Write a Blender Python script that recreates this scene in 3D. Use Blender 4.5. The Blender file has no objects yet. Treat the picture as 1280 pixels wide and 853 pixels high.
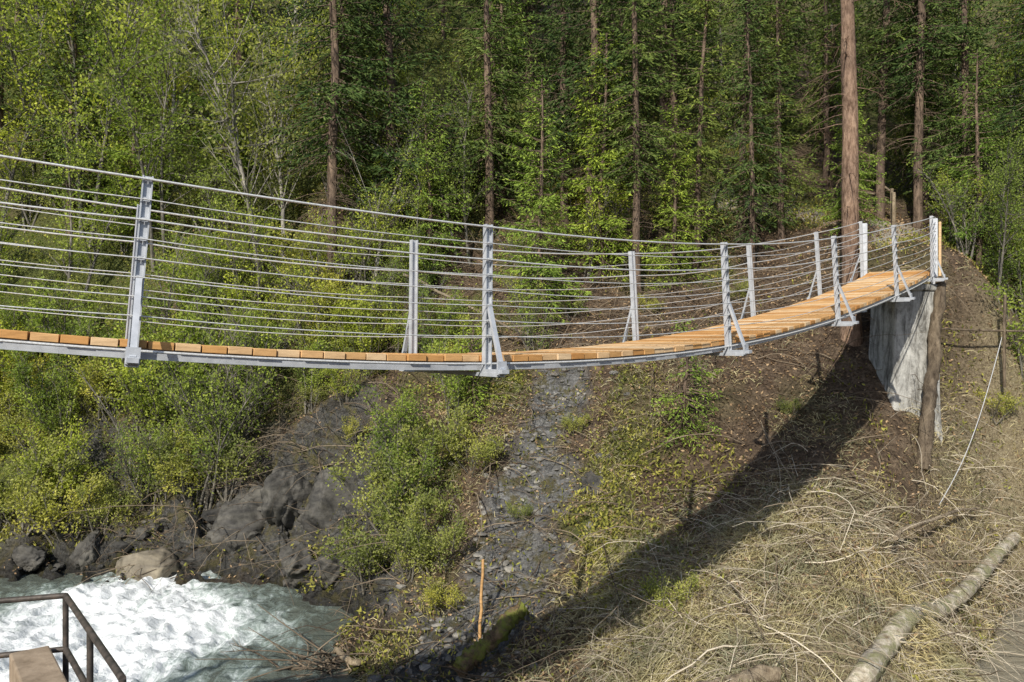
import bpy, math, random
import numpy as np
from mathutils import Vector
random.seed(3)
RNG=np.random.default_rng(11)
sc=bpy.context.scene
V=lambda *a: np.array(a,dtype=float)

# ---------------------------------------------------------------- noise
def vnoise(x,y,seed=0):
    x=np.asarray(x,float); y=np.asarray(y,float)
    xi=np.floor(x).astype(np.int64); yi=np.floor(y).astype(np.int64)
    fx=x-xi; fy=y-yi
    fx=fx*fx*(3-2*fx); fy=fy*fy*(3-2*fy)
    def h(a,b):
        k=(a*374761393+b*668265263+seed*144269504)&0xffffffff
        k=((k^(k>>13))*1274126177)&0xffffffff
        return ((k^(k>>16))&0xffff)/65535.0*2-1
    a=h(xi,yi);b=h(xi+1,yi);c=h(xi,yi+1);d=h(xi+1,yi+1)
    return (a*(1-fx)+b*fx)*(1-fy)+(c*(1-fx)+d*fx)*fy
def fbm(x,y,seed=0,o=4):
    s=0;a=1;t=0
    for i in range(o):
        s=s+a*vnoise(x*2**i+i*17.3,y*2**i-i*9.1,seed+i); t+=a; a*=.5
    return s/t
def sstep(a,b,x):
    t=np.clip((x-a)/(b-a),0,1); return t*t*(3-2*t)
def nrm(v):
    return v/np.maximum(np.linalg.norm(v,axis=-1,keepdims=True),1e-9)

# ---------------------------------------------------------------- mesh helpers
def make_mesh(name,parts,mats,smooth_default=False):
    me=bpy.data.meshes.new(name)
    vs=[];loops=[];starts=[];mi=[];sm=[];vo=0;lo=0
    for p in parts:
        v,f,m,s=p
        v=np.asarray(v,float).reshape(-1,3); f=np.asarray(f,np.int64)
        if len(f)==0: continue
        vs.append(v); loops.append((f+vo).ravel())
        k=f.shape[1]; n=f.shape[0]
        starts.append(lo+np.arange(n)*k); lo+=n*k; vo+=len(v)
        mi.append(np.full(n,m)); sm.append(np.full(n,s))
    vs=np.concatenate(vs);loops=np.concatenate(loops);starts=np.concatenate(starts)
    me.vertices.add(len(vs)); me.vertices.foreach_set('co',vs.astype(np.float32).ravel())
    me.loops.add(len(loops)); me.loops.foreach_set('vertex_index',loops.astype(np.int32))
    me.polygons.add(len(starts)); me.polygons.foreach_set('loop_start',starts.astype(np.int32))
    me.polygons.foreach_set('material_index',np.concatenate(mi).astype(np.int32))
    me.polygons.foreach_set('use_smooth',np.concatenate(sm).astype(bool))
    for m in mats: me.materials.append(m)
    me.update(calc_edges=True)
    return me
def add_obj(name,me,parent=None,loc=(0,0,0),rot=(0,0,0),scale=(1,1,1)):
    o=bpy.data.objects.new(name,me); sc.collection.objects.link(o)
    o.location=loc;o.rotation_euler=rot;o.scale=scale
    if parent: o.parent=parent
    return o
def empty(name,loc=(0,0,0)):
    e=bpy.data.objects.new(name,None); sc.collection.objects.link(e); e.location=loc; return e

def tubes(P,R,sides=4,m=0,smooth=True,cap=True,rough=0,seed=0):
    """P [N,K,3]; R [N,K]"""
    P=np.asarray(P,float); N,K,_=P.shape; R=np.broadcast_to(np.asarray(R,float),(N,K))
    T=np.empty_like(P); T[:,1:-1]=P[:,2:]-P[:,:-2]; T[:,0]=P[:,1]-P[:,0]; T[:,-1]=P[:,-1]-P[:,-2]
    T=nrm(T)
    mean=nrm(P[:,-1]-P[:,0])
    ref=np.where(np.abs(mean[:,2:3])>.7,V(1,0.05,0)[None],V(0,0.03,1)[None])[:,None,:]
    A=nrm(np.cross(T,np.broadcast_to(ref,T.shape))); B=np.cross(T,A)
    an=np.arange(sides)/sides*2*np.pi+.4
    R4=np.repeat(R[:,:,None],sides,2)
    if rough:
        kk=np.arange(K)[None,:,None]*.55; aa=np.arange(sides)[None,None,:]/sides
        R4=R4*(1+rough*fbm(kk+0*aa,np.cos(aa*2*np.pi)*2.2+np.sin(aa*2*np.pi)*3.1+seed*7.7+0*kk,seed,4))
    W=P[:,:,None,:]+R4[...,None]*(A[:,:,None,:]*np.cos(an)[None,None,:,None]+B[:,:,None,:]*np.sin(an)[None,None,:,None])
    verts=W.reshape(-1,3)
    i=np.arange(N)[:,None,None]*K*sides; k=np.arange(K-1)[None,:,None]*sides; j=np.arange(sides)[None,None,:]; j2=(j+1)%sides
    F=np.stack([i+k+j,i+k+j2,i+k+sides+j2,i+k+sides+j],-1).reshape(-1,4)
    out=[(verts,F,m,smooth)]
    if cap and sides>=4:
        base=np.arange(N)[:,None]*K*sides
        c0=base+np.arange(sides)[None,::-1]; c1=base+(K-1)*sides+np.arange(sides)[None,:]
        vv=verts; out.append((vv,np.concatenate([c0,c1]),m,False))
    return out
def diamonds(C,D,L,W,rng,m=0,side=None):
    N=len(C); D=nrm(D)
    if side is None: side=rng.normal(size=(N,3))
    S=nrm(np.cross(D,side)); L=np.broadcast_to(L,(N,))[:,None]; W=np.broadcast_to(W,(N,))[:,None]
    v=np.stack([C,C+D*L*.45+S*W*.5,C+D*L,C+D*L*.45-S*W*.5],1).reshape(-1,3)
    f=np.arange(N*4).reshape(N,4)
    return (v,f,m,False)
def blades(C,D,L,W,rng,bend=.5,m=0):
    N=len(C); D=nrm(D); L=np.broadcast_to(L,(N,))[:,None]; W=np.broadcast_to(W,(N,))[:,None]
    S=nrm(np.cross(D,rng.normal(size=(N,3))))
    g=V(0,0,-1)[None]*L*bend
    p0=C;p1=C+D*L*.5+g*.12;p2=C+D*L+g*.6
    v=np.stack([p0-S*W*.5,p0+S*W*.5,p1+S*W*.42,p1-S*W*.42,p2+S*W*.08,p2-S*W*.08],1).reshape(-1,3)
    b=np.arange(N)[:,None]*6
    f=np.concatenate([b+V(0,1,2,3).astype(int)[None],b+V(3,2,4,5).astype(int)[None]])
    return (v,f,m,False)
def obox(c,ax,ay,az,hx,hy,hz,m=0):
    c=np.asarray(c,float)
    v=[]
    for sx in(-1,1):
        for sy in(-1,1):
            for sz in(-1,1):
                v.append(c+sx*hx*ax+sy*hy*ay+sz*hz*az)
    f=[(0,1,3,2),(4,6,7,5),(0,4,5,1),(2,3,7,6),(0,2,6,4),(1,5,7,3)]
    return (np.array(v),np.array(f),m,False)
def beam(a,b,w,h,up=(0,0,1),m=0):
    a=np.asarray(a,float);b=np.asarray(b,float);t=nrm(b-a);s=nrm(np.cross(t,np.asarray(up,float)));u=np.cross(s,t)
    return obox((a+b)/2,t,s,u,np.linalg.norm(b-a)/2,w/2,h/2,m)

# ---------------------------------------------------------------- materials
def mat(name):
    m=bpy.data.materials.new(name); m.use_nodes=True
    nt=m.node_tree; nt.nodes.clear()
    out=nt.nodes.new('ShaderNodeOutputMaterial')
    return m,nt,out
def N_(nt,t,**k):
    n=nt.nodes.new(t)
    for a,b in k.items(): setattr(n,a,b)
    return n
def noise_node(nt,scale,detail=6,rough=.6,coord='Object',vec=None,stretch=None,dist=0):
    tc=N_(nt,'ShaderNodeTexCoord'); n=N_(nt,'ShaderNodeTexNoise')
    n.inputs['Scale'].default_value=scale;n.inputs['Detail'].default_value=detail;n.inputs['Roughness'].default_value=rough
    n.inputs['Distortion'].default_value=dist
    src=tc.outputs[coord]
    if stretch:
        mp=N_(nt,'ShaderNodeMapping'); mp.inputs['Scale'].default_value=stretch
        nt.links.new(src,mp.inputs[0]); src=mp.outputs[0]
    nt.links.new(src,n.inputs['Vector'])
    return n
def ramp(nt,fac,stops):
    r=N_(nt,'ShaderNodeValToRGB'); e=r.color_ramp.elements
    while len(e)<len(stops): e.new(.5)
    for i,(p,c) in enumerate(stops):
        e[i].position=p; e[i].color=(*c,1) if len(c)==3 else c
    nt.links.new(fac,r.inputs[0]); return r
def mix(nt,fac,a,b,mode='MIX'):
    n=N_(nt,'ShaderNodeMix',data_type='RGBA',blend_type=mode)
    if isinstance(fac,(int,float)): n.inputs[0].default_value=fac
    else: nt.links.new(fac,n.inputs[0])
    for i,x in ((6,a),(7,b)):
        if isinstance(x,tuple): n.inputs[i].default_value=(*x,1)
        else: nt.links.new(x,n.inputs[i])
    return n.outputs[2]
def bump(nt,h,strength=.5,dist=.05):
    b=N_(nt,'ShaderNodeBump'); b.inputs['Strength'].default_value=strength;b.inputs['Distance'].default_value=dist
    nt.links.new(h,b.inputs['Height']); return b.outputs[0]
def principled(nt,out,col,rough=.8,metal=0,nor=None,spec=.3):
    p=N_(nt,'ShaderNodeBsdfPrincipled')
    if isinstance(col,tuple): p.inputs['Base Color'].default_value=(*col,1)
    else: nt.links.new(col,p.inputs['Base Color'])
    p.inputs['Roughness'].default_value=rough;p.inputs['Metallic'].default_value=metal
    p.inputs['Specular IOR Level'].default_value=spec
    if nor: nt.links.new(nor,p.inputs['Normal'])
    nt.links.new(p.outputs[0],out.inputs[0]); return p
def leaf_mat(name,c1,c2,tr=.4,trc=None,rough=.6):
    m,nt,out=mat(name)
    g=N_(nt,'ShaderNodeNewGeometry'); oi=N_(nt,'ShaderNodeObjectInfo')
    r=ramp(nt,g.outputs['Random Per Island'],[(0,c1),(1,c2)])
    r2=ramp(nt,oi.outputs['Random'],[(0,(.62,.67,.74)),(.5,(1,1,1)),(1,(1.4,1.25,.95))])
    nz=noise_node(nt,.9,1,.5)
    r3=ramp(nt,nz.outputs[0],[(.3,(.62,.67,.7)),(.7,(1.28,1.22,1.05))])
    c=mix(nt,1.0,r.outputs[0],r2.outputs[0],'MULTIPLY'); c=mix(nt,1.0,c,r3.outputs[0],'MULTIPLY')
    d=N_(nt,'ShaderNodeBsdfDiffuse'); nt.links.new(c,d.inputs[0])
    if tr<=0:
        nt.links.new(d.outputs[0],out.inputs[0]); return m
    t=N_(nt,'ShaderNodeBsdfTranslucent')
    tc=mix(nt,1.0,c,trc or (1.2,1.25,.6),'MULTIPLY'); nt.links.new(tc,t.inputs[0])
    ms=N_(nt,'ShaderNodeMixShader'); ms.inputs[0].default_value=tr
    nt.links.new(d.outputs[0],ms.inputs[1]);nt.links.new(t.outputs[0],ms.inputs[2]);nt.links.new(ms.outputs[0],out.inputs[0])
    return m
def island_mat(name,c1,c2,rough=.85):
    m,nt,out=mat(name); g=N_(nt,'ShaderNodeNewGeometry')
    r=ramp(nt,g.outputs['Random Per Island'],[(0,c1),(1,c2)])
    d=N_(nt,'ShaderNodeBsdfDiffuse'); nt.links.new(r.outputs[0],d.inputs[0]); nt.links.new(d.outputs[0],out.inputs[0]); return m
def bark_mat(name,c1,c2,scale=9,moss=None,st=.3):
    m,nt,out=mat(name)
    n=noise_node(nt,scale,7,.75,stretch=(1,1,st)); r=ramp(nt,n.outputs[0],[(.36,c1),(.62,c2)])
    nb=noise_node(nt,.8,4,.65)
    c=mix(nt,1.0,r.outputs[0],ramp(nt,nb.outputs[0],[(.35,(.6,.6,.62)),(.65,(1.25,1.22,1.15))]).outputs[0],'MULTIPLY')
    if moss:
        n2=noise_node(nt,2.2,6,.75); rr=ramp(nt,n2.outputs[0],[(.47,(0,0,0)),(.58,(1,1,1))]); c=mix(nt,rr.outputs[0],c,moss)
    principled(nt,out,c,.95,nor=bump(nt,n.outputs[0],1.0,.07),spec=.1); return m

M_spruce=leaf_mat('spruce_needles',(.05,.09,.03),(.16,.215,.065),0)
M_spruce2=leaf_mat('spruce_needles_fresh',(.13,.21,.04),(.31,.42,.09),.2)
M_leaf=leaf_mat('spring_leaves',(.25,.33,.06),(.47,.55,.14),.45)
M_leaf2=leaf_mat('yellow_green_leaves',(.33,.36,.08),(.57,.58,.2),.45)
M_plant=leaf_mat('undergrowth_leaves',(.11,.13,.035),(.34,.35,.11),.2)
M_bark=bark_mat('spruce_bark',(.075,.055,.043),(.27,.20,.15))
M_barkred=bark_mat('red_spruce_bark',(.12,.075,.052),(.38,.265,.195),14)
M_barkg=bark_mat('grey_bark',(.12,.11,.09),(.3,.28,.24))
M_birch=bark_mat('pale_bark',(.25,.23,.2),(.5,.47,.41),5)
M_deadwood=bark_mat('dead_wood',(.17,.13,.09),(.42,.35,.25),8)
M_darkwood=bark_mat('dark_weathered_wood',(.06,.045,.033),(.23,.185,.135),7)
M_mosslog=bark_mat('mossy_bark',(.06,.045,.03),(.22,.15,.09),7,moss=(.17,.19,.04),st=1)
M_logbark=bark_mat('fallen_log_bark',(.24,.19,.12),(.74,.68,.56),5,moss=(.28,.27,.15),st=1)
M_twig=island_mat('dry_twigs',(.24,.19,.13),(.72,.64,.5))
M_darktwig=island_mat('dark_twigs',(.08,.06,.045),(.3,.24,.17))
M_straw=leaf_mat('dry_grass',(.38,.32,.16),(.78,.70,.44),.2,(1.1,1,.7))
M_litter=island_mat('leaf_litter',(.10,.06,.035),(.44,.31,.18))

def stone_mat(name,c1,c2,sc_=3.0):
    m,nt,out=mat(name)
    n=noise_node(nt,sc_,8,.7); n2=noise_node(nt,sc_*.4,5,.6,stretch=(1,1,4),dist=1.2)
    r=ramp(nt,n.outputs[0],[(.3,c1),(.7,c2)]); r2=ramp(nt,n2.outputs[0],[(.35,(.55,.55,.57)),(.65,(1.2,1.18,1.12))])
    c=mix(nt,1.0,r.outputs[0],r2.outputs[0],'MULTIPLY')
    g=N_(nt,'ShaderNodeNewGeometry'); r4=ramp(nt,g.outputs['Random Per Island'],[(0,(.65,.65,.65)),(1,(1.35,1.32,1.25))])
    c=mix(nt,1.0,c,r4.outputs[0],'MULTIPLY')
    principled(nt,out,c,.8,nor=bump(nt,n.outputs[0],.8,.08)); return m
M_stone=stone_mat('grey_stone',(.12,.115,.108),(.32,.312,.295))
M_darkrock=stone_mat('wet_dark_rock',(.035,.035,.033),(.125,.12,.112),2.2)
M_boulder=stone_mat('boulder_stone',(.12,.105,.08),(.28,.25,.20),1.6)

# ---------------------------------------------------------------- terrain
CP=np.array([
(0,0,-1.7),(0,-6,-1.5),(-8,-3,-1.2),(8,-3,-1.5),(-4,3.0,-3.2),(0,3,-3.2),(5,3,-3.5),(10,3,-3.8),(-10,2.5,-.3),(-12,5,-1.5),
(-5,7.5,-7),(-9,8.5,-6.6),(0,6.5,-7.2),(6,6.5,-7.2),(12,6,-7),(20,6,-5),(30,5,-3),
(-8,12,-7.3),(-4,12,-7.3),(0,10,-7.3),(4,8.5,-7.3),(8,9,-7.3),(12,12,-7.4),(-8,17,-7.4),(-12,17,-7.4),(-11,20,-7.3),(-7,19,-7.3),(-5,16,-7.2),(-5.2,19,-7.0),
(-18,18,-7.3),(-26,20,-7.3),(-22,11,-6.6),(-20,6,-3),(-30,8,0),
(11.2,15.5,-7.3),(12.5,17,-7.3),(16,16,-7.3),(22,15,-7.3),(30,14,-7.3),(14,10,-7.3),
(-20,23,-5.9),(-12.5,22.9,-6.1),(-9,22.5,-6.1),(-5.5,21.2,-6.2),(-3.6,19.5,-6.1),(-3.1,17,-6.2),(-2.7,15.2,-6.3),(-1.9,14,-6.6),
(-12,24.5,-3),(-8,24,-3.1),(-5,22.8,-3),(-3,21.5,-3.3),
(-20,27,.5),(-13,27,0.5),(-8,26,0.2),(-4,24.5,-.3),(0,23.5,-.4),
(-1,15.2,-6.2),(-.2,17,-5),(.6,19.5,-3.3),(1.3,22,-1.3),(-1.2,18.5,-4),(-.9,20.5,-2.4),(1.9,18,-3.6),(2.3,21,-1.4),
(1.2,14.5,-5.7),(2.5,12.6,-6.2),(3.3,12.3,-5.5),(4.5,17.5,-3.6),(5.4,15,-4.1),(7.2,20.3,-1.3),(7.9,18,-2.7),(7,15.3,-4.2),(6,12.8,-5.6),(7.4,13.3,-6.3),(4.5,11.6,-6.4),
(4,20,-1.6),(3.5,22,-.3),(9.3,19.2,-2.1),(10.3,19.5,-2.3),(8.6,21.7,.3),(10.9,21.6,1.0),(13,21.3,.2),(11.8,20.5,-2.6),(12.5,20.6,-3.5),(13,20.2,-5.7),(10.3,18.6,-4.0),(8.9,17.2,-4.7),(8.3,15.0,-6.2),
(10.3,17.6,-6.0),(12.2,19.6,-6.2),(11.3,18.0,-7.3),(9.6,15.6,-7.2),
(15,21.3,-3.5),(15.5,20,-6.1),(22,22,-3),(22,19.5,-6.5),(18,25,1.5),
(13.8,30,5),(9,27,3),(6,26,2),(10,31,5.4),(3.9,25,1),(0,27,3),(-5,29,5.2),(-10,31,6.5),(-15,32,7),(-24,32,7),
(-20,38,15),(-10,38,14.3),(0,38,14.5),(8,40,13.5),(16,42,13),(24,42,13),(-40,30,8),(35,30,6),
(-40,60,38),(0,60,38),(40,60,36),(0,100,72),(-70,100,72),(70,100,70),(-70,40,24),(70,40,22),
(0,-20,1),(-25,-20,3),(25,-20,3),(0,-60,14),(-60,-60,16),(60,-60,16),(-60,5,6),(60,5,5),(60,18,-6),(-60,22,-6),
(0,280,150),(-250,280,150),(250,280,150),(0,-250,60),(-250,-250,60),(250,-250,60),(-250,20,20),(250,20,10)],float)
_c=1.0
def _k(a,b): return np.sqrt((a[:,None,0]-b[None,:,0])**2+(a[:,None,1]-b[None,:,1])**2+_c*_c)
_A=_k(CP,CP)-np.eye(len(CP))*.12
_w=np.linalg.solve(_A,CP[:,2]-(-2))
def base_h(x,y):
    s=x.shape; p=np.stack([x.ravel(),y.ravel()],1)
    out=np.empty(len(p))
    for i in range(0,len(p),20000):
        out[i:i+20000]=_k(p[i:i+20000],CP)@_w-2
    return out.reshape(s)
GUL=np.array([(-1.3,14.6),(-.6,16.2),(-.1,17.2),(.5,19.3),(.9,20.6),(1.4,22.2)])
def dist_poly(x,y,P):
    d=np.full(x.shape,1e9)
    for a,b in zip(P[:-1],P[1:]):
        ab=b-a; t=np.clip(((x-a[0])*ab[0]+(y-a[1])*ab[1])/(ab@ab),0,1)
        d=np.minimum(d,np.hypot(x-a[0]-t*ab[0],y-a[1]-t*ab[1]))
    return d
def gully_mask(x,y):
    return 1-sstep(.35,1.15,dist_poly(x,y,GUL)+.95*fbm(x*.9,y*.9,5)-.45*sstep(19.5,15,y))
def rock_mask(x,y):
    g=gully_mask(x,y)
    ylo=21-np.clip((x+6.5)*1.15,0,5.5)
    r=sstep(-16,-13,x)*(1-sstep(-3.0,-1.6,x+.7*fbm(x,y,8)-(y-18)*-.15))*sstep(ylo,ylo+.6,y)*(1-sstep(23.3,24.8,y+.25*(x+8)+1.2*fbm(x*.6,y*.6,9)))
    return np.clip(g+r,0,1)
def terrain(x,y):
    x=np.asarray(x,float);y=np.asarray(y,float)
    z=base_h(x,y)
    far=1+np.clip((np.hypot(x,y-15)-30)/30,0,6)
    z=z+.42*fbm(x*.33,y*.33,1,4)*far+.15*fbm(x*1.5,y*1.5,2,4)
    m=rock_mask(x,y)
    rd=1-np.abs(fbm(x*.9+.4*y,y*1.1,33,5))*2.4
    lft=sstep(-1.5,-3,x)
    z=z+m*(rd-.4)*(.28+.65*lft)+m*(.10+.1*lft)*fbm(x*4,y*4,44,4)
    return z
def axis(a,b,lo,hi,step,growth=1.12):
    c=list(np.arange(a,b+1e-6,step)); s=step;v=c[-1]
    while v<hi: s*=growth; v+=s; c.append(v)
    s=step;v=c[0];pre=[]
    while v>lo: s*=growth; v-=s; pre.append(v)
    return np.array(pre[::-1]+c)
def grid(ax,ay):
    X,Y=np.meshgrid(ax,ay); nx,ny=len(ax),len(ay)
    i=np.arange(ny-1)[:,None]*nx+np.arange(nx-1)[None,:]
    F=np.stack([i,i+1,i+1+nx,i+nx],-1).reshape(-1,4)
    return X,Y,F
ax=axis(-15,14.5,-260,260,.10); ay=axis(12,26,-260,290,.09)
X,Y,F=grid(ax,ay)
Z=terrain(X,Y)
PATH=np.array([(12,24.8),(13,27),(11,29.5),(8.5,30.5)])
def masks(x,y,slope=None):
    rock=rock_mask(x,y)
    q=y-.27*x-.6*np.maximum(x-9,0)+1.0*fbm(x*.5,y*.5,22)
    straw=sstep(.9,2.6,x+.9*fbm(x*.8,y*.8,21))*(1-sstep(14.5,16.7,q))*sstep(9,11,y)*(1-rock)*(1-sstep(14,16,x))
    green=sstep(.0,.45,fbm(x*.45,y*.45,23,4)+.35*sstep(24,30,y)-.05+.3*sstep(-3,-10,x))*(1-rock)
    soil_zone=sstep(2.5,4,x)*sstep(16,17,y)*(1-sstep(22.5,24,y))
    green=green*(1-.7*soil_zone)
    path=1-sstep(.5,1.0,dist_poly(x,y,PATH)+.2*fbm(x,y,3))
    return rock,straw,green,path
rk,st,gr,pa=masks(X,Y)
ME=make_mesh('terrain',[(np.stack([X,Y,Z],-1).reshape(-1,3),F,0,True)],[])
ca=ME.color_attributes.new('zones','FLOAT_COLOR','POINT')
ca.data.foreach_set('color',np.stack([rk,st,gr,pa],-1).astype(np.float32).ravel())
ca=ME.color_attributes.new('wetrock','FLOAT_COLOR','POINT')
wr=(sstep(-1.8,-3.4,X)*rk); ca.data.foreach_set('color',np.stack([wr,wr,wr,wr],-1).astype(np.float32).ravel())
def terrain_material():
    m,nt,out=mat('ravine_ground')
    a=N_(nt,'ShaderNodeAttribute',attribute_name='zones'); sp=N_(nt,'ShaderNodeSeparateColor'); nt.links.new(a.outputs['Color'],sp.inputs[0])
    a2=N_(nt,'ShaderNodeAttribute',attribute_name='wetrock')
    n1=noise_node(nt,2.5,8,.72); n2=noise_node(nt,14,6,.75)
    soil=ramp(nt,n1.outputs[0],[(.3,(.075,.053,.038)),(.5,(.15,.112,.078)),(.72,(.29,.23,.165))]).outputs[0]
    lit=ramp(nt,n2.outputs[0],[(.4,(.55,.52,.5)),(.6,(1.3,1.22,1.15))]).outputs[0]
    soil=mix(nt,1.0,soil,lit,'MULTIPLY')
    grav=ramp(nt,n2.outputs[0],[(.3,(.09,.09,.087)),(.5,(.23,.227,.218)),(.7,(.43,.42,.40))]).outputs[0]
    st2=noise_node(nt,1.6,6,.7,stretch=(1,1,3.5),dist=1.0)
    grav=mix(nt,1.0,grav,ramp(nt,st2.outputs[0],[(.35,(.34,.33,.32)),(.6,(1.1,1.1,1.1))]).outputs[0],'MULTIPLY')
    grav=mix(nt,a2.outputs['Fac'],grav,mix(nt,1.0,grav,(.50,.49,.465),'MULTIPLY'))
    mo=ramp(nt,n1.outputs[0],[(.50,(0,0,0)),(.60,(1,1,1))]).outputs[0]
    grav=mix(nt,mo,grav,mix(nt,.6,soil,(.09,.10,.032)))
    straw=ramp(nt,n2.outputs[0],[(.35,(.20,.15,.085)),(.65,(.52,.44,.28))]).outputs[0]
    green=ramp(nt,n2.outputs[0],[(.35,(.05,.06,.02)),(.65,(.18,.20,.055))]).outputs[0]
    c=mix(nt,sp.outputs['Blue'],soil,green)
    c=mix(nt,sp.outputs['Green'],c,straw)
    c=mix(nt,sp.outputs['Red'],c,grav)
    c=mix(nt,a.outputs['Alpha'],c,(.45,.4,.32))
    mx=N_(nt,'ShaderNodeMath',operation='ADD'); nt.links.new(n1.outputs[0],mx.inputs[0]); nt.links.new(n2.outputs[0],mx.inputs[1])
    g=N_(nt,'ShaderNodeNewGeometry'); sx=N_(nt,'ShaderNodeSeparateXYZ'); nt.links.new(g.outputs['Position'],sx.inputs[0])
    mr=N_(nt,'ShaderNodeMapRange'); mr.inputs[1].default_value=-6.5; mr.inputs[2].default_value=-5.6; nt.links.new(sx.outputs[2],mr.inputs[0])
    wet=ramp(nt,mr.outputs[0],[(0,(.38,.38,.38)),(1,(1,1,1))]).outputs[0]
    c=mix(nt,1.0,c,wet,'MULTIPLY')
    principled(nt,out,c,.9,nor=bump(nt,mx.outputs[0],1.0,.14),spec=.2); return m
ME.materials.append(terrain_material())
ground=add_obj('ground_terrain',ME)
def H(x,y): return terrain(np.atleast_1d(np.asarray(x,float)),np.atleast_1d(np.asarray(y,float)))
def h1(x,y): return float(H(x,y)[0])

# ---------------------------------------------------------------- river
WZ=-6.5
ax=axis(-14,14,-240,240,.07,1.25); ay=axis(11.5,23,3.5,34,.07,1.25)
X,Y,F=grid(ax,ay)
foam=np.exp(-(((X+9.2)/3.9)**2+((Y-17.3)/4.8)**2)**1.3)
foam=np.clip(foam*1.35+.38*fbm(X*.8,Y*.5,70,4)*sstep(-1.0,-5,X),0,1)
tur=fbm(X*1.1,Y*.8,50,5); tur2=1-np.abs(fbm(X*1.9+3,Y*1.2,60,5))*2
Zw=WZ+foam*(.28*tur+.19*tur2+.05*fbm(X*6,Y*6,65,2))+.04*fbm(X*1.1,Y*1.8,52,4)+.02*fbm(X*4,Y*5,53,3)
Zw=np.maximum(Zw,-6.9)
WM=make_mesh('river_water',[(np.stack([X,Y,Zw],-1).reshape(-1,3),F,0,True)],[])
ca=WM.color_attributes.new('foam','FLOAT_COLOR','POINT')
ca.data.foreach_set('color',np.stack([foam,foam,foam,foam],-1).astype(np.float32).ravel())
m,nt,out=mat('river_water')
a=N_(nt,'ShaderNodeAttribute',attribute_name='foam')
n=noise_node(nt,1.9,12,.78,dist=1.3,stretch=(1.2,.6,1)); n2=noise_node(nt,7,6,.7); n3=noise_node(nt,3,4,.6,stretch=(1,2.2,1))
nn=N_(nt,'ShaderNodeMapRange');nn.inputs[1].default_value=.27;nn.inputs[2].default_value=.73;nt.links.new(n.outputs[0],nn.inputs[0])
ad=N_(nt,'ShaderNodeMath',operation='ADD'); nt.links.new(a.outputs['Fac'],ad.inputs[0]); nt.links.new(nn.outputs[0],ad.inputs[1])
mx=N_(nt,'ShaderNodeMapRange');mx.inputs[1].default_value=.74;mx.inputs[2].default_value=1.55;nt.links.new(ad.outputs[0],mx.inputs[0])
base=ramp(nt,mx.outputs[0],[(0,(.11,.125,.105)),(.3,(.20,.245,.22)),(.6,(.48,.53,.51)),(.85,(.82,.84,.84))]).outputs[0]
sx=N_(nt,'ShaderNodeTexCoord'); sy=N_(nt,'ShaderNodeSeparateXYZ'); nt.links.new(sx.outputs['Object'],sy.inputs[0])
mr=N_(nt,'ShaderNodeMapRange'); mr.inputs[1].default_value=2; mr.inputs[2].default_value=8; nt.links.new(sy.outputs[0],mr.inputs[0])
base=mix(nt,mr.outputs[0],base,(.26,.235,.175))
sh=N_(nt,'ShaderNodeMath',operation='ADD'); nt.links.new(n2.outputs[0],sh.inputs[0]); nt.links.new(n3.outputs[0],sh.inputs[1])
p=principled(nt,out,base,.12,nor=bump(nt,sh.outputs[0],.6,.08),spec=.5)
rr=ramp(nt,mx.outputs[0],[(0,(.12,.12,.12)),(.5,(.55,.55,.55))]); nt.links.new(rr.outputs[0],p.inputs['Roughness'])
WM.materials.append(m)
add_obj('river_water',WM)

# ---------------------------------------------------------------- bridge
m,nt,out=mat('galvanised_steel'); n=noise_node(nt,9,5,.6)
principled(nt,out,ramp(nt,n.outputs[0],[(.3,(.42,.44,.47)),(.7,(.6,.62,.65))]).outputs[0],.45,.25,spec=.5); M_steel=m
m,nt,out=mat('wire_rope'); n=noise_node(nt,60,2,.5)
principled(nt,out,ramp(nt,n.outputs[0],[(.3,(.5,.5,.49)),(.7,(.76,.76,.74))]).outputs[0],.4,.2,spec=.5); M_wire=m
m,nt,out=mat('larch_planks'); g=N_(nt,'ShaderNodeNewGeometry'); n=noise_node(nt,5,8,.7,stretch=(1,1,6))
c=ramp(nt,g.outputs['Random Per Island'],[(0,(.50,.24,.075)),(.5,(.60,.34,.13)),(1,(.72,.53,.32))]).outputs[0]
c=mix(nt,1.0,c,ramp(nt,n.outputs[0],[(.3,(.7,.67,.65)),(.7,(1.15,1.15,1.15))]).outputs[0],'MULTIPLY')
principled(nt,out,c,.75,nor=bump(nt,n.outputs[0],.3,.01),spec=.2); M_plank=m
BP=np.array([(-9.3,4.1,.82),(-6.25,5.35,.36),(-3.2,6.73,.03),(-.23,8.36,-.165),(2.95,11.4,.02),(5.8,14.15,.49),(7.97,16.75,1.04),(10.25,19.6,1.68)])
S=np.concatenate([[0],np.cumsum(np.linalg.norm(np.diff(BP[:,:2],axis=0),axis=1))])
CX=np.polyfit(S,BP[:,0],5);CY=np.polyfit(S,BP[:,1],5);CZ=np.polyfit(S,BP[:,2],5)
def bpos(s): return np.stack([np.polyval(CX,s),np.polyval(CY,s),np.polyval(CZ,s)],-1)
def bframe(s):
    t=nrm(bpos(s+.05)-bpos(s-.05)); hz=nrm(np.stack([-t[...,1],t[...,0],0*t[...,0]],-1)); u=np.cross(t,hz)
    return t,hz,u
WID=1.5
def bp(s,off,up):
    s=np.asarray(s,float); t,n_,u=bframe(s); return bpos(s)+n_*np.asarray(off)[...,None]+u*np.asarray(up)[...,None]
bridge=empty('suspension_bridge',tuple(bpos(np.array(S[3]))))
bl=Vector(bridge.location)
def badd(name,parts,mats,bev=0):
    me=make_mesh(name,parts,mats); o=add_obj(name,me,bridge,loc=-bl)
    if bev:
        b=o.modifiers.new('b','BEVEL');b.width=bev;b.segments=1;b.limit_method='ANGLE'
    return o
s0,s1=S[0]-1.2,S[-1]+.75
parts=[]; s=s0
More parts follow.
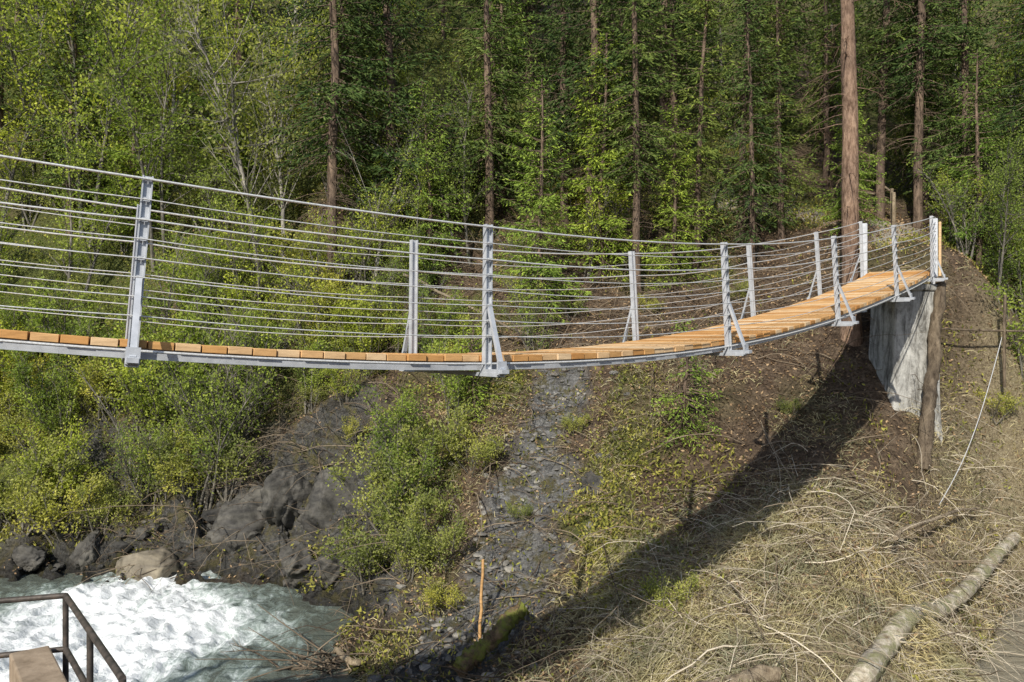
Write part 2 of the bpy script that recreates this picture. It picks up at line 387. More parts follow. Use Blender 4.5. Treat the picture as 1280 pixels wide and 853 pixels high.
rr_=random.Random(5)
while s<s1:
    w=.215; c=bp(s+w/2,WID/2,-.034+rr_.uniform(-.003,.003)); t,n_,u=bframe(s+w/2)
    parts.append(obox(c,t,n_,u,w/2-.006,WID/2-.01+rr_.uniform(-.014,.014),.034)); s+=w
badd('deck_planks',parts,[M_plank],.004)
parts=[]
ss=np.arange(s0,s1-.1,.43)
for off,w,h in((.075,.05,.085),(WID-.075,.05,.085),(WID/2,.06,.08)):
    for i in range(len(ss)-1):
        parts.append(beam(bp(ss[i],off,-.116),bp(ss[i+1],off,-.116),w,h))
badd('deck_beams',parts,[M_steel])
PS=list(S); HH=1.37
cabh=((1.34,.011),(1.17,.0055),(1.0,.009),(.84,.0055),(.68,.0055),(.52,.0055),(.36,.0055),(.2,.0055))
parts=[]
for i,s in enumerate(PS):
    t,n_,u=bframe(np.array(s))
    for side in(0,1):
        o=0 if side==0 else WID; sg=-1 if side==0 else 1
        q=bp(s,o+sg*.045,0.0)
        lo=-.20;hi=HH
        c=q+u*((lo+hi)/2)
        parts.append(obox(c,t,n_,u,.030,.006,(hi-lo)/2))
        for k in(-1,1): parts.append(obox(c+t*k*.036,t,n_,u,.006,.032,(hi-lo)/2+.002))
        foot=q+n_*sg*.27-u*.14; topb=q+n_*sg*.035+u*.52
        parts.append(beam(foot,topb,.05,.035,up=n_))
        parts.append(obox(q+n_*sg*.14-u*.165,t,n_,u,.045,.20,.02))
        parts.append(obox(foot+u*.01,t,n_,u,.055,.012,.07))
        for hc,_r in cabh:
            parts.append(obox(q+u*hc+n_*sg*.042,t,n_,u,.022,.012,.016))
    parts.append(obox(bp(s,WID/2,-.20),t,n_,u,.05,WID/2+.30,.02))
badd('railing_posts',parts,[M_steel])
parts=[]
rc=random.Random(4)
for side in (0,1):
    o=-.045 if side==0 else WID+.045; sg=-1 if side==0 else 1
    for hc,r in cabh:
        q=[]
        for a,b in zip([PS[0]-1.5]+PS[:-1],PS):
            sag=.02*rc.uniform(.4,1.9)
            for k in range(8):
                f=k/8; s=a+(b-a)*f
                q.append(bp(s,o+sg*.055,hc-sag*4*f*(1-f)*(1 if hc<1.3 else .4)))
        q.append(bp(PS[-1],o+sg*.055,hc)); 
        q.append(bp(PS[-1]+.45,o+sg*.055,hc-.03))
        parts+=tubes(np.array(q)[None],np.full((1,len(q)),r),6)
    q=[bp(s,o+sg*.02,-.09) for s in np.arange(s0,s1,.4)]
    parts+=tubes(np.array(q)[None],np.full((1,len(q)),.012),6)
badd('railing_cables',parts,[M_wire])
parts=[]
se=S[-1]+.45; t,n_,u=bframe(np.array(se)); u=V(0,0,1); t=nrm(V(t[0],t[1],0))
for off in(-.06,WID+.06):
    q=bp(se,off,0); 
    for k in(-1,1): parts.append(obox(q+t*k*.06+u*.15,t,n_,u,.008,.07,1.15))
    parts.append(obox(q+u*.15,t,n_,u,.053,.007,1.15))
badd('end_frame',parts,[M_steel])
q=bp(se+.3,-.17,0)
badd('timber_end_board',[obox(q+u*.25,t,n_,u,.08,.03,.95)],[M_plank],.006)

# abutment
m,nt,out=mat('old_concrete'); n=noise_node(nt,2.6,9,.75); n2=noise_node(nt,1.6,8,.8,stretch=(2.2,2.2,.5),dist=.8); n3=noise_node(nt,25,4,.6)
c=ramp(nt,n.outputs[0],[(.3,(.24,.235,.22)),(.7,(.56,.55,.52))]).outputs[0]
c=mix(nt,1.0,c,ramp(nt,n2.outputs[0],[(.38,(.25,.24,.22)),(.55,(1.1,1.1,1.08))]).outputs[0],'MULTIPLY')
principled(nt,out,c,.9,nor=bump(nt,n3.outputs[0],.6,.02)); M_conc=m
ab=empty('concrete_abutment',(9.8,20,0))
def tapered(cx,cy,z0,z1,hx,hy,hx2,hy2,rot):
    c,s_=math.cos(rot),math.sin(rot);v=[]
    for z,a,b in((z0,hx,hy),(z1,hx2,hy2)):
        for sx,sy in((-1,-1),(1,-1),(1,1),(-1,1)):
            v.append((cx+sx*a*c-sy*b*s_,cy+sx*a*s_+sy*b*c,z))
    return (np.array(v),np.array([(3,2,1,0),(4,5,6,7),(0,1,5,4),(1,2,6,5),(2,3,7,6),(3,0,4,7)]),0,False)
me=make_mesh('pier_body',[tapered(9.85,20.15,-3.6,1.24,.70,.62,.56,.5,.15),tapered(9.87,20.2,1.243,1.40,.58,.6,.58,.6,.15)],[M_conc])
o=add_obj('pier_body',me,ab,loc=(-9.8,-20,0)); b=o.modifiers.new('b','BEVEL');b.width=.04;b.segments=2
o.modifiers.new('s','SUBSURF').subdivision_type='SIMPLE'; o.modifiers['s'].levels=o.modifiers['s'].render_levels=5
tx=bpy.data.textures.new('conc','CLOUDS');tx.noise_scale=.5;tx.noise_depth=2
d=o.modifiers.new('d','DISPLACE');d.texture=tx;d.strength=.06;d.texture_coords='GLOBAL'

# ---------------------------------------------------------------- vegetation builders
def interp(P,s):
    K=P.shape[1]; f=s*(K-1); i=np.minimum(f.astype(int),K-2); a=(f-i)[:,None]; r=np.arange(len(P))
    return P[r,i]*(1-a)+P[r,i+1]*a, nrm(P[r,i+1]-P[r,i])
def grow(rng,P,n,L,spread,up,K=5,lo=.25,curl=.25):
    Q=np.repeat(P,n,0); s=rng.uniform(lo,1,len(Q)); c,t=interp(Q,s)
    d=nrm(t+rng.normal(size=c.shape)*spread+V(0,0,up)); ln=L*rng.uniform(.6,1.2,len(Q))*(1.15-.6*s)
    k=np.linspace(0,1,K)[None,:,None]; cv=rng.normal(size=c.shape)*curl
    return c[:,None]+(d[:,None]*k+(cv[:,None]+V(0,0,up*.3))*k**2)*ln[:,None,None]
def spruce(name,Ht,R,c0,seed,dens=1.0,tr=None,needle=None,dead=25,bl=.20,bw=.042,bark=None,ks=.13):
    rng=np.random.default_rng(seed); tr=tr or Ht*.011
    K=40; z=np.linspace(-.6,Ht,K); sway=np.stack([np.interp(z,z[::5],np.cumsum(rng.normal(size=8)*.05)) for _ in range(2)],-1)
    P=np.stack([sway[:,0],sway[:,1],z],-1)[None]; rad=tr*(1-np.linspace(0,1,K))**.75+.012; rad[0]*=1.4;rad[1]*=1.15
    parts=tubes(P,rad[None],12,rough=.16,seed=seed)
    h0=c0*Ht; nb=int((Ht-h0)/.30*4.2*dens); 
    Cs=[];Ds=[];BPs=[]
    for i in range(nb):
        t=rng.uniform(0,1)**1.1*.985; h=h0+t*(Ht-h0)
        L=R*(1-t)**.72*rng.uniform(.5,1.15)*min(1,.45+t*4)+.12
        az=rng.uniform(0,2*np.pi); o=V(math.cos(az),math.sin(az),0); sd=V(-o[1],o[0],0)
        e=-.25+.75*t+rng.normal()*.08; dr=.38*(1-t)+.1
        cx=np.interp(h,z,sway[:,0]);cy=np.interp(h,z,sway[:,1])
        f=lambda s: V(cx,cy,h)[None]+o[None]*(L*s)[:,None]+V(0,0,1)[None]*(L*(e*s-dr*s**1.7+.22*s**4))[:,None]
        BPs.append(f(np.linspace(0,1,4)))
        npnt=max(3,int(L/ks)); s=np.linspace(.12,1,npnt)+rng.uniform(-.02,.02,npnt); p=f(s)
        for g in(-1,1):
            ln=(.36*L*(1.02-s)**.7+.10)*rng.uniform(.6,1.15,npnt); ln=np.minimum(ln,.75)
            td=nrm(o[None]*.65+sd[None]*g*.8+V(0,0,1)[None]*rng.uniform(-.75,-.05,npnt)[:,None])
            kk=np.maximum(2,(ln/ks).astype(int)); idx=np.repeat(np.arange(npnt),kk)
            u=rng.uniform(0,1,len(idx)); c=p[idx]+td[idx]*(ln[idx]*u)[:,None]+V(0,0,-1)[None]*(.25*ln[idx]*u*u)[:,None]
            Cs.append(c); Ds.append(td[idx]+rng.normal(size=c.shape)*.28+V(0,0,-.12))
        u=rng.uniform(.1,1,int(L*7)); Cs.append(f(u)); Ds.append(o[None]+rng.normal(size=(len(u),3))*.6)
    BPs=np.array(BPs); parts+=tubes(BPs,np.linspace(.022,.005,4)[None]*np.ones((len(BPs),1)),3,cap=False)
    if dead:
        n=dead; h=rng.uniform(.12,c0+.15,n)*Ht; az=rng.uniform(0,2*np.pi,n); L=rng.uniform(.4,1.6,n)
        k=np.linspace(0,1,5)[None,:]
        D=np.stack([np.cos(az)[:,None]*L[:,None]*k,np.sin(az)[:,None]*L[:,None]*k,h[:,None]+L[:,None]*(.1*k-.45*k**2)],-1)
        parts+=tubes(D,np.linspace(.016,.003,5)[None]*np.ones((n,1)),3,cap=False)
        D2=grow(rng,D,4,.5,.6,-.25,3); parts+=tubes(D2,np.linspace(.006,.002,3)[None]*np.ones((len(D2),1)),3,cap=False)
    C=np.concatenate(Cs);D=np.concatenate(Ds)
    parts.append(diamonds(C,D,bl*rng.uniform(.7,1.3,len(C)),bw,rng,1))
    return make_mesh(name,parts,[bark or M_bark,needle or M_spruce])
def broadleaf(name,Ht,stems,seed,leaf,leafmat,bark,spread=.5,nleaf=26,n1=9,n2=5,bare=False,lean=.3,single=False):
    rng=np.random.default_rng(seed); K=7; k=np.linspace(0,1,K)[None,:,None]
    az=rng.uniform(0,2*np.pi,stems); out_=rng.uniform(.1,lean,stems) if not single else np.full(stems,.04)
    L=Ht*rng.uniform(.7,1.0,stems)
    d=np.stack([np.cos(az)*out_,np.sin(az)*out_,np.ones(stems)],-1); d=nrm(d)
    cv=rng.normal(size=(stems,3))*V(.14,.14,0)
    P0=V(0,0,-.25)+(d[:,None]*k+cv[:,None]*k**2)*L[:,None,None]+rng.normal(size=(stems,1,3))*V(.12,.12,0)
    r0=Ht*.008+.008
    parts=tubes(P0,(r0*(1-np.linspace(0,1,K))**.8+.005)[None]*np.ones((stems,1)),6)
    P1=grow(rng,P0,n1,Ht*.30,spread,.35,5,.25); parts+=tubes(P1,np.linspace(r0*.4,.004,5)[None]*np.ones((len(P1),1)),3,cap=False)
    P2=grow(rng,P1,n2,Ht*.13+.08,spread*1.1,.12,4,.2); parts+=tubes(P2,np.linspace(.006,.002,4)[None]*np.ones((len(P2),1)),3,cap=False)
    if bare:
        P3=grow(rng,P2,3,Ht*.06+.05,.6,.1,3,.2); parts+=tubes(P3,np.linspace(.003,.0015,3)[None]*np.ones((len(P3),1)),3,cap=False)
    if nleaf:
        Q=np.repeat(P2,nleaf,0); s=rng.uniform(.15,1,len(Q)); c,t=interp(Q,s)
        c=c+rng.normal(size=c.shape)*(.05+Ht*.008)
        D=t+rng.normal(size=c.shape)*.8; 
        parts.append(diamonds(c,D,leaf*rng.uniform(.6,1.3,len(c)),leaf*.62,rng,1))
    return make_mesh(name,parts,[bark,leafmat])

SP=[spruce('spruce_a',15,2.4,.10,1,1.0,dead=10),
    spruce('spruce_b',20,2.5,.24,2,.9,tr=.15,dead=50),
    spruce('spruce_c',12,2.0,.12,3,.9,tr=.12,dead=20),
    spruce('spruce_d',21,2.0,.5,4,.9,tr=.21,dead=70,bark=M_barkred)]
SPY=[spruce('young_spruce_a',7.5,1.7,.06,6,1.3,tr=.09,needle=M_spruce2,dead=0,bl=.14,bw=.038,ks=.10),
     spruce('young_spruce_b',2.8,.95,.05,7,1.8,tr=.04,needle=M_spruce2,dead=0,bl=.10,bw=.03,ks=.09)]
SH=[broadleaf('shrub_a',3.0,6,11,.085,M_leaf,M_barkg,nleaf=10),
    broadleaf('shrub_b',2.4,7,12,.08,M_leaf2,M_barkg,nleaf=9,lean=.6),
    broadleaf('shrub_c',3.6,5,13,.08,M_leaf,M_barkg,nleaf=6,lean=.4),
    broadleaf('shrub_d',1.6,7,15,.07,M_leaf2,M_barkg,nleaf=8,lean=.8)]
TR=[broadleaf('broadleaf_tree_a',8.5,2,21,.12,M_leaf,M_barkg,nleaf=12,n1=20,n2=8,lean=.15,spread=.6),
    broadleaf('broadleaf_tree_b',10,1,22,.12,M_leaf2,M_birch,nleaf=8,n1=28,n2=8,single=True,spread=.6),
    broadleaf('bare_tree',8.5,1,23,.06,M_leaf2,M_birch,nleaf=2,n1=14,n2=6,single=True,bare=True,spread=.45)]

def place(name,me,x,y,sc_=1.0,rot=None,parent=None,dz=0,tilt=0,stretch=1.0,rngp=random):
    z=h1(x,y)+dz
    return add_obj(name,me,parent,(x,y,z),(rngp.uniform(-tilt,tilt),rngp.uniform(-tilt,tilt),rngp.uniform(0,6.28) if rot is None else rot),(sc_,sc_,sc_*stretch))

R_=random.Random(9)
for x,y,i,s in [(8.95,21.3,3,1.1),(13.1,28.5,1,1.0),(13.7,27.0,1,1.0),(8.0,28,1,.9),(4.0,25.6,1,.85),(16.6,24.5,1,.9),(18.6,26,0,1.0),(15.2,26.8,0,.9),
                (10.9,33,1,1),(6.1,30,1,.95),(1.9,28.5,0,.9),(-.8,27.5,0,.95),(3.6,29.8,2,1.1),(6.2,26.8,2,.9),(-16.5,30,0,1.0),(19,29,0,1.0),(-5.8,28.6,2,.9)]:
    place('spruce_tree',SP[i],x,y,s,tilt=.02,rngp=R_)
for x,y,s in [(.9,24.6,1.0),(-2.6,26.0,.9),(2.9,26.3,1.1),(14.6,25.0,.9),(-.3,29.5,1.2),(11.0,26.0,.7),(-11.0,30.5,1.2),(-14,29.3,1.1),(5.2,25.8,.8),(16.2,23.2,1.0)]:
    place('young_spruce_tree',SPY[0],x,y,s,tilt=.03,rngp=R_)
place('young_spruce_tree',SPY[1],4.1,19.3,1.0); place('young_spruce_tree',SPY[1],-1.0,21.3,.9)
for x,y,i,s in [(-7.9,27.5,1,1.0),(-4.6,25.6,2,1.0),(-12.5,28.5,0,1.0),(-15,27.2,0,.8),(-10,29.5,0,.9),(15.8,22.4,0,.75),(-3.0,25.3,0,.5),(-13.5,31,1,1.1),(-19,29,0,1.0),(17.6,23.4,0,.8),(-9.5,26.3,0,.6),(-1.6,26.6,0,.7),(-16.8,26.0,0,.7),(13.9,22.8,0,.5)]:
    place(['broadleaf_tree','birch_tree','bare_tree'][i],TR[i],x,y,s,tilt=.06,rngp=R_)
forest=empty('mixed_forest')
n=0
yy=27
while yy<41.5:
    xx=-.72*yy-3
    while xx<.72*yy+4:
        x=xx+R_.uniform(-1.5,1.5); y=yy+R_.uniform(-1.5,1.5)
        clear=(-16<x<-5 and y<33 and R_.random()<.6) or dist_poly(np.array([x]),np.array([y]),PATH)[0]<1.8 or (8<x<15 and y<31 and R_.random()<.6)
        if not clear and R_.random()<.84:
            if R_.random()<(.42 if x<-5 else .18):
                place('broadleaf_%d'%n,TR[R_.choice([0,0,1])],x,y,R_.uniform(.8,1.25),parent=forest,tilt=.05,rngp=R_)
            else:
                i=R_.choice([0,1,2,2,0]) if y<34 else R_.choice([0,0,2]); place('spruce_%d'%n,SP[i],x,y,R_.uniform(.65,1.2),parent=forest,tilt=.04,rngp=R_,stretch=R_.uniform(.9,1.1))
            n+=1
        xx+=3.3
    yy+=3.1
shr=empty('hillside_shrubs'); n=0
def patch(cnt,x0,x1,y0,y1,kinds,s0,s1,parent=shr,tilt=.15):
    global n
    for _ in range(cnt):
        x=R_.uniform(x0,x1);y=R_.uniform(y0,y1); z=h1(x,y)
        if z<WZ+.15 or dist_poly(np.array([x]),np.array([y]),PATH)[0]<1: continue
        place('shrub_%d'%n,SH[R_.choice(kinds)],x,y,R_.uniform(s0,s1),parent=parent,tilt=tilt,rngp=R_); n+=1
patch(44,-19,-4.5,25.5,36,[0,1,2],.6,1.3)
patch(24,-19,-12,22.9,26,[1,3,0],.7,1.2)
patch(18,-12,-4.2,23.8,25.8,[1,0,2,2],.7,1.2)
patch(18,-11.5,-7.4,23.2,24.4,[1,0,2],.8,1.3)
patch(12,-6,-1.5,23.0,24.8,[0,1,3],.5,.9)
patch(8,-4.5,1,22.8,26,[2,0,3],.4,.8)
patch(18,13,20,21,27,[0,2],.6,1.1)
patch(12,-4,14,26,36,[2,3],.5,1.0)
patch(8,-5,10,22.5,25,[3],.3,.6)
for x,y,i,s in [(-3.0,19.6,1,1.0),(-2.2,18.6,3,1.1),(-2.9,20.6,0,.9),(-1.8,20.2,3,1.1),(-2.5,19.2,0,.8),(-1.7,17.6,3,.9),(-3.3,18.9,3,1.1),(-1.6,21.3,0,.8),(-.9,19.6,3,.8),(-2.3,17.8,1,.6),
    (-14,22.9,1,1.2),(-12.8,22.9,3,1.3),(-11.8,22.9,1,.8),(-13.3,23.4,0,1.0),(2.9,14.6,3,.6),(.6,22.9,2,.6),(1.6,20.2,3,.4),(.2,18.2,3,.35),(-1.5,16.6,3,.5),(6.8,19.6,3,.35),(12.6,20.9,3,.6)]:
    place('shrub',SH[i],x,y,s,tilt=.15,rngp=R_)

# ---------------------------------------------------------------- ground cover masses
rng=RNG
def pts(n_,x0,x1,y0,y1,fn=None):
    x=rng.uniform(x0,x1,n_);y=rng.uniform(y0,y1,n_)
    if fn is not None:
        k=rng.uniform(0,1,n_)<fn(x,y); x=x[k];y=y[k]
    z=terrain(x,y); k=z>WZ+.03; return np.stack([x[k],y[k],z[k]],-1)
fs=lambda x,y: masks(x,y)[1]*(.3+.7*sstep(-.3,.3,fbm(x*.7,y*.7,91)))
P=np.concatenate([pts(95000,1,14,11,21.5,fs),pts(34000,.8,14,14,22.5,lambda x,y:.8*sstep(-.15,.3,fbm(x*.9,y*.9,92))*(1-rock_mask(x,y))),pts(7000,-3,1,14,22.5,lambda x,y:.8*(1-rock_mask(x,y)))])
flow=fbm(P[:,0]*.5,P[:,1]*.5,95,3)*2.5
D=np.stack([rng.normal(size=len(P))*.45+np.sin(flow)*.6,rng.normal(size=len(P))*.45-.45,rng.uniform(.15,.9,len(P))],-1)
Lg=rng.uniform(.2,.7,len(P))*(.6+.4*sstep(17,14.5,P[:,1]-.27*P[:,0]))
add_obj('dry_grass',make_mesh('dry_grass',[blades(P,D,Lg,.015,rng,.9)],[M_straw]))
def twigs(P,Lr,r,z0=.05,upm=.35,down=-.3,K=7):
    n_=len(P); a=rng.uniform(0,2*np.pi,n_); d=nrm(np.stack([np.cos(a),np.sin(a)*.8+down,rng.normal(size=n_)*.2+upm],-1))
    L=rng.uniform(*Lr,n_)[:,None,None]; k=np.linspace(0,1,K)[None,:,None]
    cv=rng.normal(size=(n_,1,3))*.25+V(0,0,-.42)
    j=np.cumsum(rng.normal(size=(n_,K,3))*.03,1)
    W=P[:,None]+V(0,0,z0)+(d[:,None]*k+cv*k**2+j*k)*L
    rr=rng.uniform(r[0],r[1],n_)[:,None]*np.linspace(1,.3,K)[None]
    return tubes(W,rr,4,cap=False),W
P=pts(3800,1.5,13,11.5,21,fs); t1,W1=twigs(P,(.5,1.9),(.004,.012))
P=pts(110,2.5,12,12,18.5,fs); tb,_=twigs(P,(1.5,3.2),(.012,.024),upm=.15); t1+=tb
t2=grow(rng,W1,3,.45,.5,.05,4)
t1+=tubes(t2,np.linspace(.004,.0015,4)[None]*np.ones((len(t2),1)),3,cap=False)
add_obj('dry_brushwood',make_mesh('dry_brushwood',t1,[M_twig]))
P=np.concatenate([pts(800,-12,8,22.5,28),pts(600,-4,11,14,22.5),pts(200,-12,-3,21,24)]); t1,W1=twigs(P,(.6,2.6),(.005,.018)); t2=grow(rng,W1,3,.5,.5,.05,4)
t1+=tubes(t2,np.linspace(.005,.002,4)[None]*np.ones((len(t2),1)),3,cap=False)
add_obj('fallen_branches',make_mesh('fallen_branches',t1,[M_darktwig]))
fl=lambda x,y:(1-masks(x,y)[0]*.8)
P=pts(65000,-14,14,14,30,fl)+V(0,0,.02)
add_obj('leaf_litter',make_mesh('leaf_litter',[diamonds(P,np.stack([rng.normal(size=len(P)),rng.normal(size=len(P)),rng.normal(size=len(P))*.4+.2],-1),rng.uniform(.04,.12,len(P)),.05,rng,0,side=rng.normal(size=(len(P),3))*.5+V(0,-.3,1))],[M_litter]))
fg=lambda x,y: masks(x,y)[2]*.9+.03
P=np.concatenate([pts(70000,-22,20,22.6,38,fg),pts(22000,-6,4,14,23,lambda x,y:fg(x,y)+.12),pts(17000,1.5,13,12,21.5,lambda x,y: sstep(.05,.4,fbm(x*.6,y*.6,77))),pts(8000,-19,-10,22.7,26),pts(7000,-11,-3,20,24.5,lambda x,y: sstep(.05,.3,fbm(x*.9,y*.9,78)))])
c=P+rng.normal(size=P.shape)*V(.05,.05,.08)+V(0,0,.09)
D=rng.normal(size=P.shape)+V(0,-.2,.7)
add_obj('undergrowth_plants',make_mesh('undergrowth_plants',[diamonds(c,D,rng.uniform(.06,.15,len(P)),.05,rng),blades(P[::2],D[::2]*V(.6,.6,1)+V(0,0,.3),rng.uniform(.12,.35,len(P[::2])),.014,rng,.7)],[M_plant]))

# ---------------------------------------------------------------- stones
import bmesh
def ico(sub):
    bm=bmesh.new(); bmesh.ops.create_icosphere(bm,subdivisions=sub,radius=1); v=np.array([x.co[:] for x in bm.verts]); f=np.array([[q.index for q in x.verts] for x in bm.faces]); bm.free(); return v,f
iv,if_=ico(2)
def stones(P,r0,r1):
    n_=len(P); r=r0*(r1/r0)**(rng.uniform(0,1,n_)**2.6)
    sc3=rng.uniform(.6,1.25,(n_,1,3))*V(1,1,.6)
    pl=nrm(rng.normal(size=(n_,7,3))); dd=rng.uniform(.5,.8,(n_,7))
    v=np.repeat(iv[None],n_,0)
    for k in range(7):
        q=(v*pl[:,k][:,None]).sum(-1); e=np.maximum(q-dd[:,k][:,None],0); v=v-pl[:,k][:,None]*e[...,None]
    a=rng.uniform(0,6.28,n_); c,s_=np.cos(a)[:,None],np.sin(a)[:,None]
    v=v*sc3; v=np.stack([v[...,0]*c-v[...,1]*s_,v[...,0]*s_+v[...,1]*c,v[...,2]],-1)*r[:,None,None]+P[:,None]
    F=(if_[None]+np.arange(n_)[:,None,None]*len(iv)).reshape(-1,3)
    return (v.reshape(-1,3),F,0,False)
P=np.concatenate([pts(5200,-2.8,3.0,14,22.5,lambda x,y:gully_mask(x,y)*.85+.06)])
add_obj('scree_stones',make_mesh('scree_stones',[stones(P,.015,.15)],[M_stone]))
P=pts(320,-14,-2,20.0,24.0); P=P[(P[:,2]<-4.6)]
add_obj('bank_rocks',make_mesh('bank_rocks',[stones(P,.08,.38)],[M_darkrock]))
def boulder(name,x,y,z,r,sc3,seed,mt,amp=.11):
    v,f=ico(5); rg=np.random.default_rng(seed)
    for k in range(16):
        p=nrm(rg.normal(size=3)); q=v@p; e=np.maximum(q-rg.uniform(.5,.88),0)*.92; v=v-p[None]*e[:,None]
    ns=fbm(v[:,0]*2.3+v[:,2]*1.7,v[:,1]*2.3-v[:,2]*1.3,seed,5)+.4*fbm(v[:,0]*9+v[:,2]*5,v[:,1]*9+v[:,2]*7,seed+5,3)
    v=v*(1+amp*ns[:,None])*np.array(sc3)*r
    add_obj(name,make_mesh(name,[(v,f,0,True)],[mt]),None,(x,y,z),(0,0,seed))
boulder('boulder',-10.1,21.9,-6.25,.85,(1.15,.8,.75),3,M_boulder)
for x,y,z,r,s3,sd_ in [(-5.6,21.6,-6.1,1.0,(1.3,.8,.8),5),(-7.4,22.6,-5.4,1.3,(1.3,.7,1.0),7),(-4.5,20.6,-5.9,.8,(1.1,.9,.9),8),(-13.4,22.3,-6.1,.6,(1.2,.8,.7),9),(-8.6,22.4,-6.2,.6,(1.3,.8,.7),13),(-6.2,22.9,-4.6,1.1,(1.2,.7,1.2),14),(-4.8,22.0,-4.5,1.0,(1.2,.8,1.2),19),(-11.9,22.6,-5.9,.6,(1.0,.8,1.0),15),(2.0,18.6,-3.6,.5,(.9,.8,1.1),12)]:
    boulder('rock_ledge',x,y,z,r,s3,sd_,M_darkrock,.3)

# ---------------------------------------------------------------- logs, stakes
def log(name,a,b,r0,r1,mt,seed=1,bendz=-.05,K=60,stubs=5,drape=False,sides=16,rough=.35):
    rg=np.random.default_rng(seed); a=np.array(a,float);b=np.array(b,float); L=np.linalg.norm(b-a)
    k=np.linspace(0,1,K); P=a+(b-a)*k[:,None]+V(0,0,1)*(np.sin(k*np.pi)*bendz*L)[:,None]
    w=np.stack([np.interp(k,np.linspace(0,1,8),rg.normal(size=8)*.03) for _ in range(3)],-1); P=P+w
    if drape:
        need=np.maximum(H(P[:,0],P[:,1])+r0*1.1-P[:,2],0); kn=np.exp(-(np.arange(-12,13)/6.)**2); kn/=kn.sum()
        P[:,2]+=np.convolve(np.pad(need,12,'edge'),kn,'valid')
    rad=(r0+(r1-r0)*k)
    parts=tubes(P[None],rad[None],sides,rough=rough,seed=seed)
    if stubs:
        D=grow(rg,P[None],stubs,.5,1.2,.1,4,.1); parts+=tubes(D,np.linspace(.025,.008,4)[None]*np.ones((len(D),1)),5)
    o=add_obj(name,make_mesh(name,parts,[mt])); return o
log('fallen_log',(5.0,12.2,-5.75),(12.6,20.1,-4.95),.19,.14,M_logbark,2,.0,stubs=11,drape=True)
log('fallen_log',(7.6,16.0,-3.95),(11.2,19.2,-4.0),.05,.03,M_deadwood,3,.02)
log('fallen_log',(4.2,12.6,-5.2),(2.0,12.3,-5.6),.13,.11,M_deadwood,4,.0)
log('mossy_log',(-.95,14.6,-6.0),(.25,15.6,-5.15),.17,.15,M_mosslog,5,.0,rough=.5)
log('fallen_log',(-2.6,20.6,-3.2),(1.1,22.6,-1.0),.07,.05,M_deadwood,6,-.02)
log('fallen_log',(-3.6,16.4,-6.3),(-3.0,15.4,-6.2),.07,.06,M_deadwood,7,0,stubs=2)
log('fallen_log',(-3.2,24.0,2.0),(.4,23.2,.2),.05,.03,M_deadwood,8,0,stubs=4)
log('leaning_log',(9.7,18.9,-3.0),(10.6,19.75,1.5),.17,.13,M_darkwood,9,.0,stubs=0,rough=.3)
log('wooden_stake',(-.62,15.9,-6.1),(-.6,15.9,-4.35),.035,.03,M_plank,10,0,stubs=0,sides=6,rough=.1)
c0=V(-3.6,15.9,-6.5)
n_=60; a=rng.uniform(0,2*np.pi,n_); d=np.stack([np.cos(a)-.3,np.sin(a)*.8,rng.uniform(0,.7,n_)],-1); k=np.linspace(0,1,6)[None,:,None]
L=rng.uniform(.5,1.9,n_)[:,None,None]; W=c0+rng.normal(size=(n_,1,3))*V(.35,.25,.08)+(d[:,None]*k+rng.normal(size=(n_,1,3))*.25*k**2)*L+V(0,0,-.3)*k**2*L
g2=grow(rng,W,3,.4,.5,0,4)
add_obj('driftwood_pile',make_mesh('driftwood_pile',tubes(W,np.linspace(.022,.006,6)[None]*np.ones((n_,1)),4)+tubes(g2,np.linspace(.007,.002,4)[None]*np.ones((len(g2),1)),3,cap=False),[M_darktwig]))
k=np.linspace(0,1,16)[:,None]; P=V(12.8,20.9,.1)+(V(9.4,17.6,-3.6)-V(12.8,20.9,.1))*k+V(0,0,-.5)*np.sin(k*np.pi)
add_obj('guy_rope',make_mesh('guy_rope',tubes(P[None],np.full((1,16),.010),6),[M_wire]))
wf=empty('wooden_pole_fence',(12.8,20.8,0))
pp=tubes(np.array([[(12.8,20.8,-1.2),(12.8,20.8,.3),(12.82,20.8,1.2)]]),np.full((1,3),.04),8)+tubes(np.array([[(10.9,20.6,.32),(12,20.7,.28),(13.6,20.9,.25)]]),np.full((1,3),.03),8)
add_obj('rail_and_post',make_mesh('rail_and_post',pp,[M_darkwood]),wf,(-12.8,-20.8,0))
pf=empty('path_fence',(13,27,0))
Q=[(12.6,26.4),(13.2,27.8),(13.4,29.3),(12.6,30.6)]; tops=[];pp=[]
for x,y in Q:
    z=h1(x,y); pp+=tubes(np.array([[(x,y,z-.3),(x,y,z+.6),(x,y,z+1.2)]]),np.full((1,3),.06),8); tops.append((x,y,z))
for dz in(.6,1.05):
    pp+=tubes(np.array([[(x,y-.06,z+dz) for x,y,z in tops]]),np.full((1,4),.04),7)
add_obj('posts_and_rails',make_mesh('posts_and_rails',pp,[M_deadwood]),pf,(-13,-27,0))

# ---------------------------------------------------------------- intake wall with railing (lower left)
m,nt,out=mat('painted_dark_steel'); n=noise_node(nt,14,6,.6)
principled(nt,out,ramp(nt,n.outputs[0],[(.35,(.05,.045,.04)),(.6,(.12,.1,.085)),(.8,(.2,.12,.07))]).outputs[0],.55,.3); M_dark=m
C=V(-3.42,6.13,0);A=V(-7.2,5.0,0);E=V(-2.25,4.62,0)
dE=nrm(E-C); nE=V(-dE[1],dE[0],0)
if nE[0]>0: nE=-nE
dA=nrm(A-C)
rail=empty('metal_railing',tuple(C+V(0,0,-1.95)))
pp=[]
zt,zm,zb=-1.95,-2.36,-2.95
def tube2(a,b,r): return tubes(np.array([[a,(a+b)/2,b]]),np.full((1,3),r),10)
for z in(zt,zm):
    pp+=tube2(C+V(0,0,z),A+V(0,0,z),.022); pp+=tube2(C+V(0,0,z),E+V(0,0,z),.022)
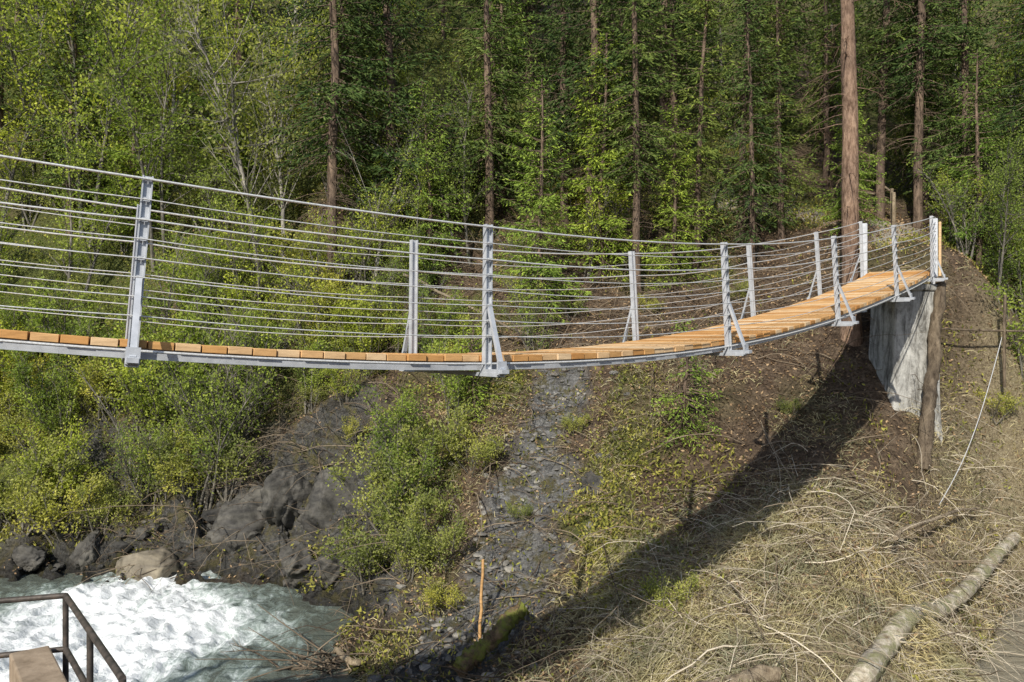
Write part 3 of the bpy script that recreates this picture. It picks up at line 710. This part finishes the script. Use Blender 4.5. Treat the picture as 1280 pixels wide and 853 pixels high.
for q in [C,C+dA*1.6,C+dA*3.2,E,C+(E-C)*.5]: pp+=tube2(q+V(0,0,zb),q+V(0,0,zt),.022)
add_obj('rails',make_mesh('rails',pp,[M_dark]),rail,-Vector((C+V(0,0,-1.95)).tolist()))
m,nt,out=mat('weathered_wall_concrete'); n=noise_node(nt,6,9,.7)
principled(nt,out,ramp(nt,n.outputs[0],[(.3,(.2,.15,.1)),(.7,(.42,.33,.24))]).outputs[0],.9,nor=bump(nt,n.outputs[0],.6,.02)); M_wall=m
wall=empty('concrete_intake_wall',tuple(C+V(0,0,-3)))
me=make_mesh('wall_body',[obox((C+E)/2+nE*.24+V(0,0,-4.9),dE,nE,V(0,0,1),.95,.13,2.6),
   obox((C+A)/2+V(0,-1.0,-5.0),dA,V(-dA[1],dA[0],0),V(0,0,1),2.1,1.0,2.0)],[M_wall])
o=add_obj('wall_body',me,wall,-Vector((C+V(0,0,-3)).tolist())); b=o.modifiers.new('b','BEVEL');b.width=.015;b.segments=2

# ---------------------------------------------------------------- light, sky, camera
sd=Vector((-.30,-.77,.60)).normalized()
L=bpy.data.lights.new('sun','SUN'); L.energy=5.0; L.angle=math.radians(.53); L.color=(1,.95,.85)
so=bpy.data.objects.new('sun',L); sc.collection.objects.link(so); so.rotation_euler=sd.to_track_quat('Z','Y').to_euler(); so.location=(-30,-10,50)
w=bpy.data.worlds.new('World'); sc.world=w; w.use_nodes=True; nt=w.node_tree
bg=nt.nodes['Background']; sky=nt.nodes.new('ShaderNodeTexSky'); sky.sky_type='NISHITA'; sky.sun_disc=False
sky.sun_elevation=math.asin(sd.z); sky.sun_rotation=math.atan2(sd.x,sd.y)
nt.links.new(sky.outputs[0],bg.inputs[0]); bg.inputs[1].default_value=.15
cam=bpy.data.cameras.new('camera'); cam.lens=28.125; cam.sensor_width=36; cam.clip_end=1500; cam.clip_start=.05
co=bpy.data.objects.new('camera',cam); sc.collection.objects.link(co); co.location=(0,0,0); co.rotation_euler=(math.radians(90),0,0)
sc.camera=co
sc.view_settings.view_transform='Standard'; sc.view_settings.look='None'; sc.view_settings.exposure=0; sc.view_settings.gamma=1
